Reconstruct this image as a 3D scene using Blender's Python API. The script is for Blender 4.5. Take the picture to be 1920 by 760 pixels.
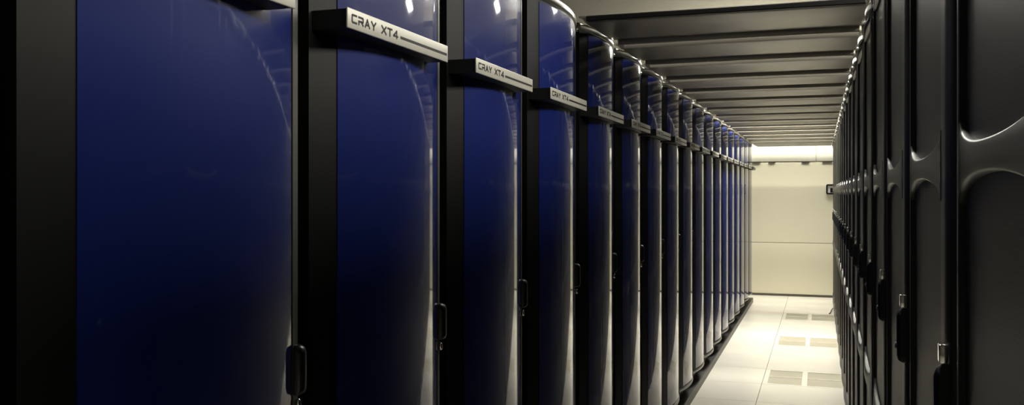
import bpy, bmesh, math
from mathutils import Vector

for o in list(bpy.data.objects):
    bpy.data.objects.remove(o)
SC = bpy.context.scene
COL = SC.collection

# ---------------------------------------------------------------- camera
F_PX = 1680.0
cam_d = bpy.data.cameras.new('camera')
cam_d.sensor_width = 36.0
cam_d.lens = 36.0 * F_PX / 1920.0
cam_d.shift_y = -18.0 / 1920.0
cam_d.clip_start = 0.02
cam = bpy.data.objects.new('camera', cam_d)
cam.location = (0, 0, 1.45)
cam.rotation_euler = (math.radians(90), 0, math.radians(18.97))
COL.objects.link(cam)
SC.camera = cam

# ---------------------------------------------------------------- world, exposure
w = bpy.data.worlds.new('room_dark')
SC.world = w
w.use_nodes = True
w.node_tree.nodes['Background'].inputs[0].default_value = (1.0, 0.93, 0.8, 1)
w.node_tree.nodes['Background'].inputs[1].default_value = 0.0
SC.view_settings.view_transform = 'Standard'
SC.view_settings.look = 'None'
SC.view_settings.exposure = 0.0
SC.view_settings.gamma = 1.0

# ---------------------------------------------------------------- room lamps (fluorescent rows above the overhead panels) and two added fills
def area(name, loc, sx, sy, watts, color=(1.0, 0.965, 0.86), rot=(0, 0, 0), spread=180):
    d = bpy.data.lights.new(name, 'AREA')
    d.shape = 'RECTANGLE'
    d.size = sx; d.size_y = sy
    d.energy = watts; d.color = color
    d.spread = math.radians(spread)
    o = bpy.data.objects.new(name, d)
    o.location = loc; o.rotation_euler = rot
    COL.objects.link(o)
    return o
area('lamp_row_front', (-0.30, 4.75, 2.86), 0.4, 3.1, 70)
area('lamp_row_aisle', (-0.30, 9.1, 2.86), 0.6, 2.9, 1150)
area('lamp_row_end', (-0.5, 12.93, 2.80), 2.4, 0.25, 2.0)
area('fill_end_down', (-0.5, 12.90, 2.70), 2.0, 0.20, 19, spread=80)  # added fill, no fixture: brightens the end floor so its bounce evens the wall
area('lamp_side', (1.40, 2.5, 2.80), 0.8, 4.4, 270)
area('lamp_spot', (0.80, 6.0, 2.80), 0.25, 0.4, 9)
area('fill_ceiling_up', (-0.7, 7.0, 2.25), 1.6, 1.2, 0.7, rot=(math.pi, 0, 0))  # added upward fill hidden above the panels, only brightens the room ceiling

# ---------------------------------------------------------------- materials
def mat(name, base, rough=0.5, metal=0.0, coat=0.0, coat_r=0.05, spec=0.5, emit=None, estr=0,
        noise=None, bump=None, rvar=None):
    """noise=(scale, amount) colour mottling, bump=(scale, strength), rvar=(scale, amount) roughness variation"""
    m = bpy.data.materials.new(name)
    m.use_nodes = True
    nt = m.node_tree
    b = nt.nodes['Principled BSDF']
    b.inputs['Base Color'].default_value = (*base, 1)
    b.inputs['Roughness'].default_value = rough
    b.inputs['Metallic'].default_value = metal
    b.inputs['Specular IOR Level'].default_value = spec
    b.inputs['Coat Weight'].default_value = coat
    b.inputs['Coat Roughness'].default_value = coat_r
    b.inputs['Coat IOR'].default_value = 1.55
    if emit:
        b.inputs['Emission Color'].default_value = (*emit, 1)
        b.inputs['Emission Strength'].default_value = estr
    tc = nt.nodes.new('ShaderNodeTexCoord')
    def ntex(scale, detail=3):
        n = nt.nodes.new('ShaderNodeTexNoise')
        n.inputs['Scale'].default_value = scale
        n.inputs['Detail'].default_value = detail
        nt.links.new(tc.outputs['Object'], n.inputs['Vector'])
        return n
    if noise:
        n = ntex(noise[0])
        mr = nt.nodes.new('ShaderNodeMapRange')
        mr.inputs['To Min'].default_value = 1 - noise[1]
        mr.inputs['To Max'].default_value = 1 + noise[1]
        nt.links.new(n.outputs['Fac'], mr.inputs['Value'])
        vm = nt.nodes.new('ShaderNodeVectorMath'); vm.operation = 'SCALE'
        vm.inputs[0].default_value = base
        nt.links.new(mr.outputs['Result'], vm.inputs['Scale'])
        nt.links.new(vm.outputs['Vector'], b.inputs['Base Color'])
    if rvar:
        n = ntex(rvar[0])
        mr = nt.nodes.new('ShaderNodeMapRange')
        mr.inputs['To Min'].default_value = max(0, rough - rvar[1])
        mr.inputs['To Max'].default_value = rough + rvar[1]
        nt.links.new(n.outputs['Fac'], mr.inputs['Value'])
        nt.links.new(mr.outputs['Result'], b.inputs['Roughness'])
    if bump:
        n = ntex(bump[0], 4)
        bp = nt.nodes.new('ShaderNodeBump')
        bp.inputs['Strength'].default_value = bump[1]
        bp.inputs['Distance'].default_value = 0.001
        nt.links.new(n.outputs['Fac'], bp.inputs['Height'])
        nt.links.new(bp.outputs['Normal'], b.inputs['Normal'])
    return m

M = {}
M['blue'] = mat('blue_metallic_lacquer', (0.005, 0.011, 0.085), 0.40, 0.0, 1.0, 0.050, spec=0.06, noise=(2.2, 0.12))
M['black'] = mat('black_gloss_frame', (0.0025, 0.0025, 0.0022), 0.5, 0.0, 0.0, 0.15, spec=0.16, noise=(5, 0.2))
M['body'] = mat('black_powdercoat', (0.004, 0.004, 0.0036), 0.55, spec=0.3, noise=(9, 0.2), bump=(400, 0.1))
M['rim'] = mat('dark_satin_metal', (0.17, 0.165, 0.15), 0.30, 0.8, noise=(12, 0.1))
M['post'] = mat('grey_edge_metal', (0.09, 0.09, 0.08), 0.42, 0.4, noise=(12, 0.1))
M['alu'] = mat('brushed_aluminium', (0.34, 0.33, 0.285), 0.42, 0.25, noise=(30, 0.06), rvar=(60, 0.06))
M['ink'] = mat('black_print', (0.008, 0.007, 0.007), 0.6, spec=0.2, noise=(40, 0.1))
M['chrome'] = mat('chrome', (0.85, 0.84, 0.80), 0.12, 1.0, noise=(30, 0.03))
M['handle'] = mat('black_plastic', (0.008, 0.008, 0.008), 0.35, noise=(30, 0.2))
M['plinth'] = mat('black_painted_steel', (0.018, 0.018, 0.017), 0.42, 0.0, noise=(7, 0.3), bump=(120, 0.2))
M['grey'] = mat('charcoal_satin_door', (0.028, 0.027, 0.024), 0.40, 0.1, spec=0.4, noise=(6, 0.1), bump=(300, 0.05))
M['slat'] = mat('grey_painted_sheet', (0.23, 0.215, 0.18), 0.33, 0.3, noise=(2.0, 0.15), bump=(6, 0.3))
M['slat_edge'] = mat('folded_sheet_edge', (0.34, 0.32, 0.27), 0.3, 0.5, noise=(8, 0.1))
M['wall'] = mat('cream_wall_panel', (0.70, 0.665, 0.51), 0.45, noise=(1.2, 0.03))
M['wall_top'] = mat('pale_upper_panel', (0.50, 0.49, 0.41), 0.55, noise=(1.5, 0.02))
M['room'] = mat('painted_room_wall', (0.16, 0.15, 0.13), 0.8, noise=(2, 0.05))
M['ceil'] = mat('acoustic_ceiling', (0.24, 0.235, 0.21), 0.9, noise=(20, 0.1))
M['dark_rail'] = mat('dark_bronze_rail', (0.08, 0.07, 0.05), 0.5, noise=(20, 0.2))
M['seam_grey'] = mat('grey_green_seam', (0.42, 0.41, 0.31), 0.5, noise=(20, 0.1))
M['tile'] = mat('cream_laminate_tile', (0.80, 0.765, 0.68), 0.20, 0.0, noise=(1.7, 0.05), rvar=(3, 0.06), bump=(40, 0.05))
M['sub'] = mat('dark_floor_seam', (0.16, 0.15, 0.12), 0.8, noise=(10, 0.2))

def perforated(name, base, hole, scale, rough, metal, radius):
    m = mat(name, base, rough, metal, spec=0.25)
    nt = m.node_tree; b = nt.nodes['Principled BSDF']
    tc = nt.nodes.new('ShaderNodeTexCoord')
    v = nt.nodes.new('ShaderNodeTexVoronoi')
    v.inputs['Scale'].default_value = scale
    v.inputs['Randomness'].default_value = 0.0
    nt.links.new(tc.outputs['Object'], v.inputs['Vector'])
    lt = nt.nodes.new('ShaderNodeMath'); lt.operation = 'LESS_THAN'; lt.inputs[1].default_value = radius
    nt.links.new(v.outputs['Distance'], lt.inputs[0])
    mx = nt.nodes.new('ShaderNodeMix'); mx.data_type = 'RGBA'
    mx.inputs[6].default_value = (*base, 1); mx.inputs[7].default_value = (*hole, 1)
    nt.links.new(lt.outputs[0], mx.inputs[0])
    nt.links.new(mx.outputs[2], b.inputs['Base Color'])
    return m
M['tile_perf'] = perforated('perforated_tile', (0.40, 0.37, 0.28), (0.25, 0.22, 0.16), 150, 0.45, 0.0, 0.36)
M['grey_perf'] = perforated('perforated_charcoal', (0.028, 0.027, 0.024), (0.006, 0.008, 0.007), 170, 0.42, 0.3, 0.36)

# ---------------------------------------------------------------- mesh helpers
def box(bm, x0, x1, y0, y1, z0, z1, bev=0.0, seg=2):
    vs = [bm.verts.new((x, y, z)) for x in (x0, x1) for y in (y0, y1) for z in (z0, z1)]
    fs = [(0, 1, 3, 2), (4, 6, 7, 5), (0, 4, 5, 1), (2, 3, 7, 6), (0, 2, 6, 4), (1, 5, 7, 3)]
    faces = [bm.faces.new([vs[i] for i in f]) for f in fs]
    if bev:
        edges = {e for f in faces for e in f.edges}
        bmesh.ops.bevel(bm, geom=list(edges), offset=bev, segments=seg, affect='EDGES', profile=0.5)

def loft(bm, rings, closed_ring=True, caps=True):
    rows = [[bm.verts.new(p) for p in r] for r in rings]
    n = len(rows[0])
    for a, b in zip(rows[:-1], rows[1:]):
        for i in range(n if closed_ring else n - 1):
            j = (i + 1) % n
            bm.faces.new((a[i], a[j], b[j], b[i]))
    if caps:
        bm.faces.new(rows[0][::-1]); bm.faces.new(rows[-1])

def tube(bm, pts, r, n=8):
    rings = []
    for i, p in enumerate(pts):
        p = Vector(p)
        a = Vector(pts[max(i - 1, 0)]); b = Vector(pts[min(i + 1, len(pts) - 1)])
        t = (b - a).normalized()
        u = t.cross(Vector((0.13, 0.31, 1))).normalized(); v = t.cross(u)
        rings.append([p + r * (math.cos(2 * math.pi * k / n) * u + math.sin(2 * math.pi * k / n) * v) for k in range(n)])
    loft(bm, rings)

def mesh_of(name, bm, m, smooth=False, angle=40):
    bmesh.ops.recalc_face_normals(bm, faces=bm.faces)
    me = bpy.data.meshes.new(name)
    bm.to_mesh(me); bm.free()
    me.materials.append(m)
    if smooth:
        for p in me.polygons: p.use_smooth = True
        me.set_sharp_from_angle(angle=math.radians(angle))
    return me

def obj(name, me, parent=None, loc=(0, 0, 0)):
    o = bpy.data.objects.new(name, me)
    COL.objects.link(o)
    o.location = loc
    if parent: o.parent = parent
    return o

def thing(name, label, cat, loc=(0, 0, 0), group=None):
    o = bpy.data.objects.new(name, None)
    o.empty_display_size = 0.1
    COL.objects.link(o); o.location = loc
    o['label'] = label; o['category'] = cat
    if group: o['group'] = group
    return o

def copy_tree(o, parent=None):
    c = o.copy(); COL.objects.link(c)
    if parent: c.parent = parent
    for ch in o.children: copy_tree(ch, c)
    return c

def struct(name, me, loc=(0, 0, 0)):
    o = obj(name, me, None, loc); o['kind'] = 'structure'; return o

ORD = ['first', 'second', 'third', 'fourth', 'fifth', 'sixth', 'seventh', 'eighth', 'ninth', 'tenth', 'eleventh',
       'twelfth', 'thirteenth', 'fourteenth', 'fifteenth', 'sixteenth', 'seventeenth', 'eighteenth', 'nineteenth', 'twentieth']

# ---------------------------------------------------------------- room shell
YW = 13.15
bm = bmesh.new(); box(bm, -4.5, 3.5, -3.2, YW + 0.1, -0.1, -0.006)
floor = struct('floor', mesh_of('floor', bm, M['sub']))
bm = bmesh.new(); box(bm, -4.5, 3.5, -3.2, YW + 0.1, 2.9, 3.0)
struct('ceiling', mesh_of('ceiling', bm, M['ceil']))
bm = bmesh.new(); box(bm, -4.6, -4.5, -3.2, YW + 0.1, -0.1, 3.0)
struct('wall_left', mesh_of('wall_left', bm, M['room']))
bm = bmesh.new(); box(bm, 3.5, 3.6, -3.2, YW + 0.1, -0.1, 3.0)
struct('wall_right', mesh_of('wall_right', bm, M['room']))
bm = bmesh.new(); box(bm, -4.5, 3.5, -3.3, -3.2, -0.1, 3.0)
struct('wall_front', mesh_of('wall_front', bm, M['room']))
bm = bmesh.new(); box(bm, -4.5, 3.5, YW + 0.012, YW + 0.1, -0.006, 2.9)
wall_back = struct('wall_back', mesh_of('wall_back', bm, M['seam_grey']))
# wall panels: lower and main course split at z 0.749; upper pale panels above the rail
def panel(name, x0, x1, z0, z1, m, y0=YW, d=0.02):
    bm = bmesh.new(); box(bm, x0, x1, y0, y0 + d, z0, z1, 0.002, 1)
    return obj(name, mesh_of(name, bm, m), wall_back)
panel('lower_wall_panel', -4.4, 3.4, 0.03, 0.744, M['wall'])
panel('main_wall_panel', -4.4, 3.4, 0.754, 1.875, M['wall'])
xs = [-4.4, -3.2, -1.98, -0.052, 1.9, 3.4]
for a, b in zip(xs[:-1], xs[1:]):
    panel('upper_wall_panel', a + 0.006, b - 0.006, 1.893, 2.895, M['wall_top'])
for a, b in ((-1.0, -0.80), (-0.69, -0.60), (-0.245, -0.14), (0.03, 0.16)):
    bm = bmesh.new(); box(bm, a, b, YW - 0.012, YW + 0.012, 1.877, 1.892)
    obj('rail_clip', mesh_of('rail_clip', bm, M['dark_rail']), wall_back)
bm = bmesh.new(); box(bm, -4.4, 3.4, YW - 0.006, YW + 0.012, -0.004, 0.028)
struct('baseboard_back', mesh_of('baseboard_back', bm, M['dark_rail']))

# raised floor tiles
T = 0.6116
TX = -0.418
def tile_mesh(w=T):
    bm = bmesh.new()
    box(bm, -w / 2 + 0.0018, w / 2 - 0.0018, -T / 2 + 0.0018, T / 2 - 0.0018, -0.006, 0.0, 0.0008, 1)
    return mesh_of('floor_tile', bm, M['tile'])
plain_me = tile_mesh()
# perforated tile: laminate frame with 2 x 2 sunken grilles
def perf_mesh():
    bm = bmesh.new()
    h = T / 2 - 0.0018; e = 0.268
    cx = 0.020; cy = 0.008
    box(bm, -h, h, -h, -e, -0.006, 0); box(bm, -h, h, e, h, -0.006, 0)
    box(bm, -h, -e, -e, e, -0.006, 0); box(bm, e, h, -e, e, -0.006, 0)
    box(bm, -cx, cx, -e, e, -0.006, 0)
    box(bm, -e, -cx, -cy, cy, -0.006, 0); box(bm, cx, e, -cy, cy, -0.006, 0)
    return mesh_of('perforated_tile', bm, M['tile'])
perf_me = perf_mesh()
bm = bmesh.new(); box(bm, 0.020, 0.268, 0.008, 0.268, -0.006, -0.0025)
grille_me = mesh_of('grille', bm, M['tile_perf'])
for j in range(-5, 10):
    yc = 7.35 + j * T
    for i in (-1, 0):
        xc = TX + T / 2 + i * T
        if i == 0 and j % 3 == 0 and j <= 6:
            t = obj('perforated_floor_tile', perf_me, floor, (xc, yc, 0))
            for sx in (0, -0.288):
                for sy in (0, -0.276):
                    obj('grille', grille_me, t, (sx, sy, 0))
        else:
            obj('floor_tile', plain_me, floor, (xc, yc, 0))
# the rest of the raised floor, under the rows and behind the photographer
bm = bmesh.new()
y0 = 7.35 - 5.5 * T; y1 = 7.35 + 9.5 * T
box(bm, -4.5, TX - T - 0.002, -3.2, YW, -0.006, 0)
box(bm, TX + T + 0.002, 3.5, -3.2, YW, -0.006, 0)
box(bm, TX - T, TX + T, -3.2, y0 - 0.002, -0.006, 0)
box(bm, TX - T, TX + T, y1 + 0.002, YW, -0.006, 0)
o = obj('floor_covering', mesh_of('floor_covering', bm, M['tile']), floor)

# ---------------------------------------------------------------- left row: blue cabinets
R = 1.10; HW = 0.29
def ax(y, off=0.0):                    # outward x of the door's curved face at y from its middle
    return math.sqrt((R) ** 2 - y * y) - math.sqrt(R * R - HW * HW) + off
def arc_solid(bm, ya, yb, oin, oout, z0, z1, n=26, bev=0.0):
    ys = [ya + (yb - ya) * i / n for i in range(n + 1)]
    prof = [(oin, z0), (oout, z0), (oout, z1), (oin, z1)] if not bev else \
        [(oin, z0), (oout - bev, z0), (oout - bev * .3, z0 + bev * .3), (oout, z0 + bev), (oout, z1 - bev),
         (oout - bev * .3, z1 - bev * .3), (oout - bev, z1), (oin, z1)]
    loft(bm, [[(ax(y, o), y, z) for o, z in prof] for y in ys])
ZB, ZT = 0.155, 2.070

def letters(bm, x, y0, z0):
    """CRAY XT4 as flat strokes on the plate's face (plane x), running along +y; cell size w x h"""
    def stroke(p, q, t=0.0036):
        (a, b), (c, d) = p, q
        dx, dz = c - a, d - b; L = math.hypot(dx, dz)
        nx, nz = -dz / L * t / 2, dx / L * t / 2
        ex, ez = dx / L * t / 2, dz / L * t / 2
        pts = [(a - ex + nx, b - ez + nz), (a - ex - nx, b - ez - nz), (c + ex - nx, d + ez - nz), (c + ex + nx, d + ez + nz)]
        loft(bm, [[(x, y0 + u, z0 + v) for u, v in pts], [(x + 0.0007, y0 + u, z0 + v) for u, v in pts]])
    h = 0.0130
    def glyph(ch, u, w):
        S = {
            'C': [((1, 1), (0.12, 1)), ((0, .88), (0, .12)), ((.12, 0), (1, 0))],
            'R': [((0, 1), (.9, 1)), ((1, .9), (1, .52)), ((.9, .42), (0.1, .42)), ((.0, .42), (0, 0)), ((.6, .42), (1, 0))],
            'A': [((0, 0), (.5, 1)), ((.5, 1), (1, 0)), ((.3, .3), (.75, .3))],
            'Y': [((0, 1), (.5, .45)), ((1, 1), (.5, .45)), ((.5, .45), (.5, 0))],
            'X': [((0, 1), (1, 0)), ((0, 0), (1, 1))],
            'T': [((0, 1), (1, 1)), ((.5, 1), (.5, 0))],
            '4': [((.75, 1), (0, .25)), ((0, .25), (1, .25)), ((.75, 1), (.75, 0))],
        }[ch]
        for p, q in S:
            stroke((u + p[0] * w, p[1] * h), (u + q[0] * w, q[1] * h))
    u = 0.016
    for ch in 'CRAY':
        glyph(ch, u, 0.0160); u += 0.0245
    u = 0.131
    for ch in 'XT4':
        glyph(ch, u, 0.0170); u += 0.0250
    stroke((0.214, 0.0042), (0.442, 0.0042), 0.0052)

def make_blue_cabinet():
    t = thing('computer_cabinet', '', 'cabinet')
    bm = bmesh.new()
    box(bm, -1.0, -0.030, -0.303, 0.303, 0.12, 2.095, 0.004, 1)
    body = obj('cabinet_body', mesh_of('cabinet_body', bm, M['body']), t)
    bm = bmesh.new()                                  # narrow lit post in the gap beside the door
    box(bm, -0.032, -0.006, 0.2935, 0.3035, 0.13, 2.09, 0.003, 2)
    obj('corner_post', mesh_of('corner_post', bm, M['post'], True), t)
    bm = bmesh.new()
    arc_solid(bm, -HW, HW, -0.024, 0.0, ZB + 0.022, ZT, 30)
    door = obj('door', mesh_of('door', bm, M['black'], True), t)
    bm = bmesh.new()
    arc_solid(bm, -0.220, 0.255, -0.001, 0.0016, ZB + 0.028, ZT - 0.008, 30)
    obj('blue_panel', mesh_of('blue_panel', bm, M['blue'], True), door)
    bm = bmesh.new()
    arc_solid(bm, -HW, HW, -0.024, 0.006, ZT, ZT + 0.030, 30, 0.010)
    obj('top_rim', mesh_of('top_rim', bm, M['rim'], True, 60), door)
    bm = bmesh.new()
    arc_solid(bm, -HW, HW, -0.024, 0.006, ZB, ZB + 0.018, 30, 0.004)
    obj('bottom_rim', mesh_of('bottom_rim', bm, M['rim'], True, 60), door)
    # far frame strip and handle
    bm = bmesh.new()
    arc_solid(bm, 0.262, 0.288, -0.001, 0.0022, ZB + 0.03, ZT - 0.01, 4)
    obj('edge_strip', mesh_of('edge_strip', bm, M['post'], True), door)
    hx = ax(0.275)
    bm = bmesh.new()
    prof = [(0.000, -0.014), (0.012, -0.013), (0.018, -0.009), (0.020, 0.0), (0.018, 0.009), (0.012, 0.013), (0.0, 0.014)]
    zs = [(1.100, .55), (1.103, .85), (1.110, 1), (1.172, 1), (1.181, .85), (1.186, .5)]
    loft(bm, [[(hx + px * s, 0.277 + py * min(1, s + .15), z) for px, py in prof] for z, s in zs])
    hd = obj('handle', mesh_of('handle', bm, M['handle'], True, 50), door)
    bm = bmesh.new()
    pts = [(hx + 0.004, 0.279, 1.085)]
    bmesh.ops.create_uvsphere(bm, u_segments=12, v_segments=8, radius=0.0075)
    for v in bm.verts: v.co = Vector((v.co.x * .8 + hx + 0.005, v.co.y * .8 + 0.279, v.co.z * 1.3 + 1.083))
    obj('door_lock', mesh_of('door_lock', bm, M['chrome'], True), door)
    # hinge pin on the top corner and its bracket
    bm = bmesh.new()
    bmesh.ops.create_uvsphere(bm, u_segments=12, v_segments=8, radius=0.008)
    for v in bm.verts: v.co += Vector((0.004, 0.298, 2.062))
    obj('hinge_pin', mesh_of('hinge_pin', bm, M['chrome'], True), t)
    bm = bmesh.new()
    box(bm, -0.03, 0.002, 0.292, 0.305, 2.074, 2.094, 0.004, 2)
    obj('hinge_bracket', mesh_of('hinge_bracket', bm, M['post'], True), t)
    # nameplate bar standing off the door on a black bracket
    px = 0.077; a, b = -0.287, 0.165; z0, z1 = 1.743, 1.780
    bm = bmesh.new()
    box(bm, px - 0.004, px, a, b, z0, z1, 0.0018, 3)
    npl = obj('nameplate', mesh_of('nameplate', bm, M['alu'], True, 50), t)
    bm = bmesh.new()
    n = 20; ys = [a + 0.004 + (b - a - 0.008) * i / n for i in range(n + 1)]
    loft(bm, [[(ax(y, 0.0005), y, z0 + .001), (px - 0.0035, y, z0 + .001), (px - 0.0035, y, z1 - .002), (ax(y, 0.0005), y, z1 - .002)] for y in ys])
    obj('plate_bracket', mesh_of('plate_bracket', bm, M['body']), npl)
    bm = bmesh.new()
    letters(bm, px - 0.0001, a, z0 + 0.0125)
    obj('lettering', mesh_of('lettering', bm, M['ink']), npl)
    return t

LY = [0.853 - 0.62, 0.853, 1.471, 2.099, 2.738, 3.379] + [3.379 + 0.634 * k for k in range(1, 14)]
LX = -0.867
proto = make_blue_cabinet()
lab = ['black and blue cabinet cut off by the left edge of the photo, door frame showing',
       'largest blue-panelled cabinet, nearest whole door in the left row, nameplate cut by the top edge',
       'blue-panelled cabinet with the biggest fully legible nameplate, bright lamp reflection above it',
       'blue-panelled cabinet with the second biggest legible nameplate, top out of frame',
       'blue-panelled cabinet whose curved top rim just enters the top of the photo',
       'blue-panelled cabinet with the nearest complete curved top rim, fifth nameplate']
for i, y in enumerate(LY):
    o = proto if i == 0 else copy_tree(proto)
    o.location = (LX, y + 0.22, 0)
    if i < len(lab): o['label'] = lab[i]
    elif i == len(LY) - 1: o['label'] = 'last blue-panelled cabinet of the left row, at the cream end wall'
    else: o['label'] = '%s blue-panelled cabinet of the left row counted from the near end' % ORD[i]
    o['group'] = 'blue-panelled cabinets of the left row'

bm = bmesh.new()
LE = LY[-1] + 0.22 + 0.32
box(bm, -1.9, -0.838, -0.2, LE + 0.12, 0.0, 0.060, 0.004, 2)
box(bm, -1.85, -0.900, -0.2, LE + 0.02, 0.058, 0.1195)
pl = obj('base_plinth', mesh_of('base_plinth', bm, M['plinth']))
pl['label'] = 'long black plinth on the floor under the row of blue cabinets'; pl['category'] = 'plinth'

# ---------------------------------------------------------------- right row: charcoal cabinets
def make_grey_cabinet():
    """local: outward is -x, centre of door at y 0"""
    t = thing('rack_cabinet', '', 'cabinet')
    D0, D1 = -0.290, 0.290             # near and far edges of the door
    P0, P1 = D0 + 0.070, D1 - 0.040    # recess extent
    bm = bmesh.new(); box(bm, 0.032, 1.0, -0.314, 0.314, 0.0, 2.095, 0.004, 1)
    obj('cabinet_body', mesh_of('cabinet_body', bm, M['body']), t)
    # door frame front with three arched openings: build as columns of quads along y
    n = 32
    ys = [P0 + (P1 - P0) * i / n for i in range(n + 1)]
    def e(y):                            # 0 at sides .. 1 in the middle
        q = (2 * (y - P0) / (P1 - P0) - 1)
        return math.sqrt(max(0, 1 - abs(q) ** 2.2))
    openings = [(lambda y: 0.14, lambda y: 0.725 + 0.040 * e(y)),
                (lambda y: 0.850 - 0.040 * e(y), lambda y: 1.436 + 0.036 * e(y)),
                (lambda y: 1.542 - 0.036 * e(y), lambda y: 2.04)]
    bands = []
    lo = lambda y: 0.02
    for (b0, b1) in openings:
        bands.append((lo, b0)); lo = b1
    bands.append((lo, lambda y: 2.070))
    dep = 0.011
    def fx(y):                           # gently bowed front face
        return -0.010 * (1 - (y / 0.29) ** 2)
    bm = bmesh.new()
    for f0, f1 in bands:
        rings = []
        for y in ys:
            a, b = f0(y), f1(y); c = 0.003
            rings.append([(dep, y, a), (fx(y) + c, y, a), (fx(y), y, a + c), (fx(y), y, b - c), (fx(y) + c, y, b), (dep, y, b)])
        loft(bm, rings, caps=False)
    for a, b in ((D0, P0), (P1, D1)):
        c = 0.006
        rings = []
        for z in (0.02, 2.070):
            m_ = (a + b) / 2
            rings.append([(dep + .01, a, z), (fx(a) + (.001 if a > 0 else c), a, z), (fx(a) + .0005, a + (.001 if a > 0 else c), z), (fx(m_), m_, z), (fx(b) + .0005, b - (.001 if b < 0 else c * .8), z), (fx(b) + (.001 if b < 0 else c), b, z), (dep + .01, b, z)])
        loft(bm, rings)
    door = obj('door', mesh_of('door', bm, M['grey'], True, 50), t)
    for b0, b1 in openings:
        m_ = (P0 + P1) / 2
        za, zb = min(b0(m_), b0(P0)) - 0.01, max(b1(m_), b1(P0)) + 0.01
        bm = bmesh.new(); box(bm, 0.006, 0.016, P0 - 0.01, P1 + 0.01, za, zb)
        obj('perforated_panel', mesh_of('perforated_panel', bm, M['grey_perf']), door)
    # edge strips catching the light
    # top trim: two shallow bulges per cabinet
    bm = bmesh.new()
    rings = []
    for i in range(41):
        y = D0 + (D1 - D0) * i / 40
        s = -0.004 - 0.012 * abs(math.sin(2 * math.pi * i / 40))
        c = 0.007
        rings.append([(0.03, y, 2.070), (s, y, 2.070), (s, y, 2.096 - c), (s + c * .3, y, 2.096 - c * .3), (s + c, y, 2.096), (0.03, y, 2.096)])
    loft(bm, rings)
    obj('top_trim', mesh_of('top_trim', bm, M['post'], True, 50), door)
    # handle on the near frame
    hy = D0 + 0.028
    bm = bmesh.new()
    prof = [(0.0, -0.013), (-0.012, -0.013), (-0.017, -0.007), (-0.018, 0.0), (-0.017, 0.007), (-0.012, 0.013), (0.0, 0.013)]
    zs = [(1.104, .5), (1.108, .85), (1.118, 1), (1.198, 1), (1.208, .8), (1.215, .4)]
    loft(bm, [[(px * s, hy + py * min(1, s + .2), z) for px, py in prof] for z, s in zs])
    hd = obj('handle', mesh_of('handle', bm, M['handle'], True, 50), door)
    bm = bmesh.new(); box(bm, -0.012, 0.004, hy - 0.016, hy + 0.006, 1.217, 1.243, 0.002, 2)
    obj('door_lock', mesh_of('door_lock', bm, M['chrome'], True), door)
    bm = bmesh.new()
    bmesh.ops.create_uvsphere(bm, u_segments=10, v_segments=8, radius=0.006)
    for v in bm.verts: v.co = Vector((v.co.x - 0.015, v.co.y + hy + 0.010, v.co.z * 1.6 + 1.137))
    obj('latch_button', mesh_of('latch_button', bm, M['chrome'], True), door)
    return t

protoR = make_grey_cabinet()
RP = 0.632; R0 = 1.306 - RP
NR = 19
for i in range(NR):
    o = protoR if i == 0 else copy_tree(protoR)
    o.location = (0.166, R0 + RP * (i + 0.5), 0)
    if i == 0: o['label'] = 'nearest charcoal cabinet, cut by the right edge of the photo'
    elif i == 1: o['label'] = 'second charcoal cabinet of the right row, just left of the wide dark gap'
    elif i == NR - 1: o['label'] = 'last charcoal cabinet of the right row, beside the sign on the cream wall'
    else: o['label'] = '%s charcoal cabinet of the right row counted from the near end' % ORD[i]
    o['group'] = 'charcoal cabinets of the right row'

# ---------------------------------------------------------------- overhead panels spanning the aisle
def make_slat():
    t = thing('overhead_panel', '', 'panel')
    x0, x1 = -0.812, 0.146
    L = 0.564
    prof = [(0, .026), (0, .012), (.006, .003), (.02, 0), (.15, -.004), (.30, -.002), (.40, .006), (.48, .016), (.548, .022),
            (.548, .026), (.540, .026), (.540, .03), (.40, .014), (.30, .006), (.15, .004), (.02, .008), (.008, .014), (.008, .026)]
    bm = bmesh.new()
    loft(bm, [[(x, y * 0.93, 2.100 + z) for y, z in prof] for x in (x0, x1)])
    obj('curved_sheet', mesh_of('curved_sheet', bm, M['slat'], True, 35), t)
    bm = bmesh.new()
    pr = [(.549, .006), (.553, .001), (.560, .0), (.566, .005), (.566, .024), (.549, .024)]
    loft(bm, [[(x, y - 0.039, 2.100 + z) for y, z in pr] for x in (x0, x1)])
    obj('edge_lip', mesh_of('edge_lip', bm, M['slat_edge'], True, 50), t)
    for xa, xb in ((-0.850, -0.811), (0.145, 0.160)):
        bm = bmesh.new(); box(bm, xa, xb, 0.004, 0.520, 2.1225, 2.1285)
        obj('side_flange', mesh_of('side_flange', bm, M['slat']), t)
    return t
protoS = make_slat()
NS = 15
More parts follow.
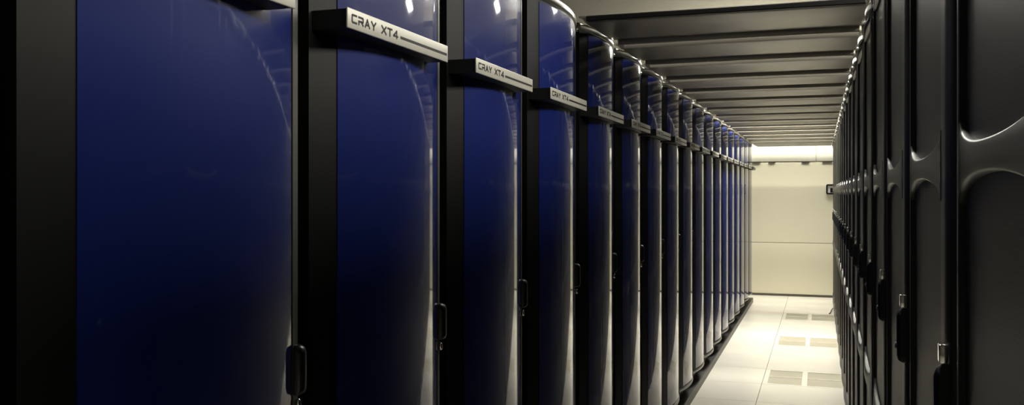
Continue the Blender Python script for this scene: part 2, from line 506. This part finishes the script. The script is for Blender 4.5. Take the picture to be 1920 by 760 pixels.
for i in range(NS):
    o = protoS if i == 0 else copy_tree(protoS)
    o.location = (0, 3.235 + 0.634 * i, -0.020)
    if i == 0: o['label'] = 'nearest and widest-looking dark grey overhead panel, below the paler strip of room ceiling'
    elif i == NS - 1: o['label'] = 'farthest overhead panel, right against the bright top of the end wall'
    else: o['label'] = '%s grey overhead panel across the aisle counted from the near end' % ORD[i]
    o['group'] = 'overhead panels spanning the aisle'
bm = bmesh.new(); box(bm, -0.812, 0.146, 3.195, 3.222, 2.080, 2.100, 0.003, 1)
eb = obj('edge_beam', mesh_of('edge_beam', bm, M['body']))
eb['label'] = 'thin black edge beam along the near end of the overhead panels'; eb['category'] = 'beam'

# ---------------------------------------------------------------- small things
sg = thing('wall_sign', 'small black-framed rounded sign on the cream wall, half hidden by the right row', 'sign', (0.155, YW, 1.50))
def rrect(w, h, r, n=5):
    out = []
    for cx, cz, a0 in ((w - r, h - r, 0), (-w + r, h - r, 90), (-w + r, -h + r, 180), (w - r, -h + r, 270)):
        for k in range(n + 1):
            a = math.radians(a0 + 90 * k / n); out.append((cx + r * math.cos(a), cz + r * math.sin(a)))
    return out
bm = bmesh.new(); o_, i_ = rrect(.075, .070, .02), rrect(.054, .049, .008)
rows = [[bm.verts.new((x, y, z)) for x, z in pr] for pr, y in ((o_, 0), (o_, -.018), (i_, -.018), (i_, -.004))]
for a, b in zip(rows[:-1], rows[1:]):
    for k in range(len(a)): j = (k + 1) % len(a); bm.faces.new((a[k], a[j], b[j], b[k]))
obj('sign_frame', mesh_of('sign_frame', bm, M['ink']), sg)
bm = bmesh.new(); box(bm, -.056, .056, -.008, 0, -.051, .051)
obj('sign_face', mesh_of('sign_face', bm, mat('sign_white', (0.75, 0.74, 0.68), 0.5, noise=(10, .03))), sg)
bm = bmesh.new(); box(bm, -.022, .03, -.011, -.007, -.045, .018, 0.002, 1)
obj('sign_symbol', mesh_of('sign_symbol', bm, M['ink']), sg)

bm = bmesh.new()
tube(bm, [(0.148, 11.70, 0.03), (0.140, 11.62, 0.030), (0.128, 11.52, 0.018), (0.118, 11.42, 0.0065), (0.105, 11.37, 0.006)], 0.006, 8)
cb = obj('cable_end', mesh_of('cable_end', bm, M['handle'], True))
cb['label'] = 'short black cable poking out onto the floor from under the far right cabinets'; cb['category'] = 'cable'
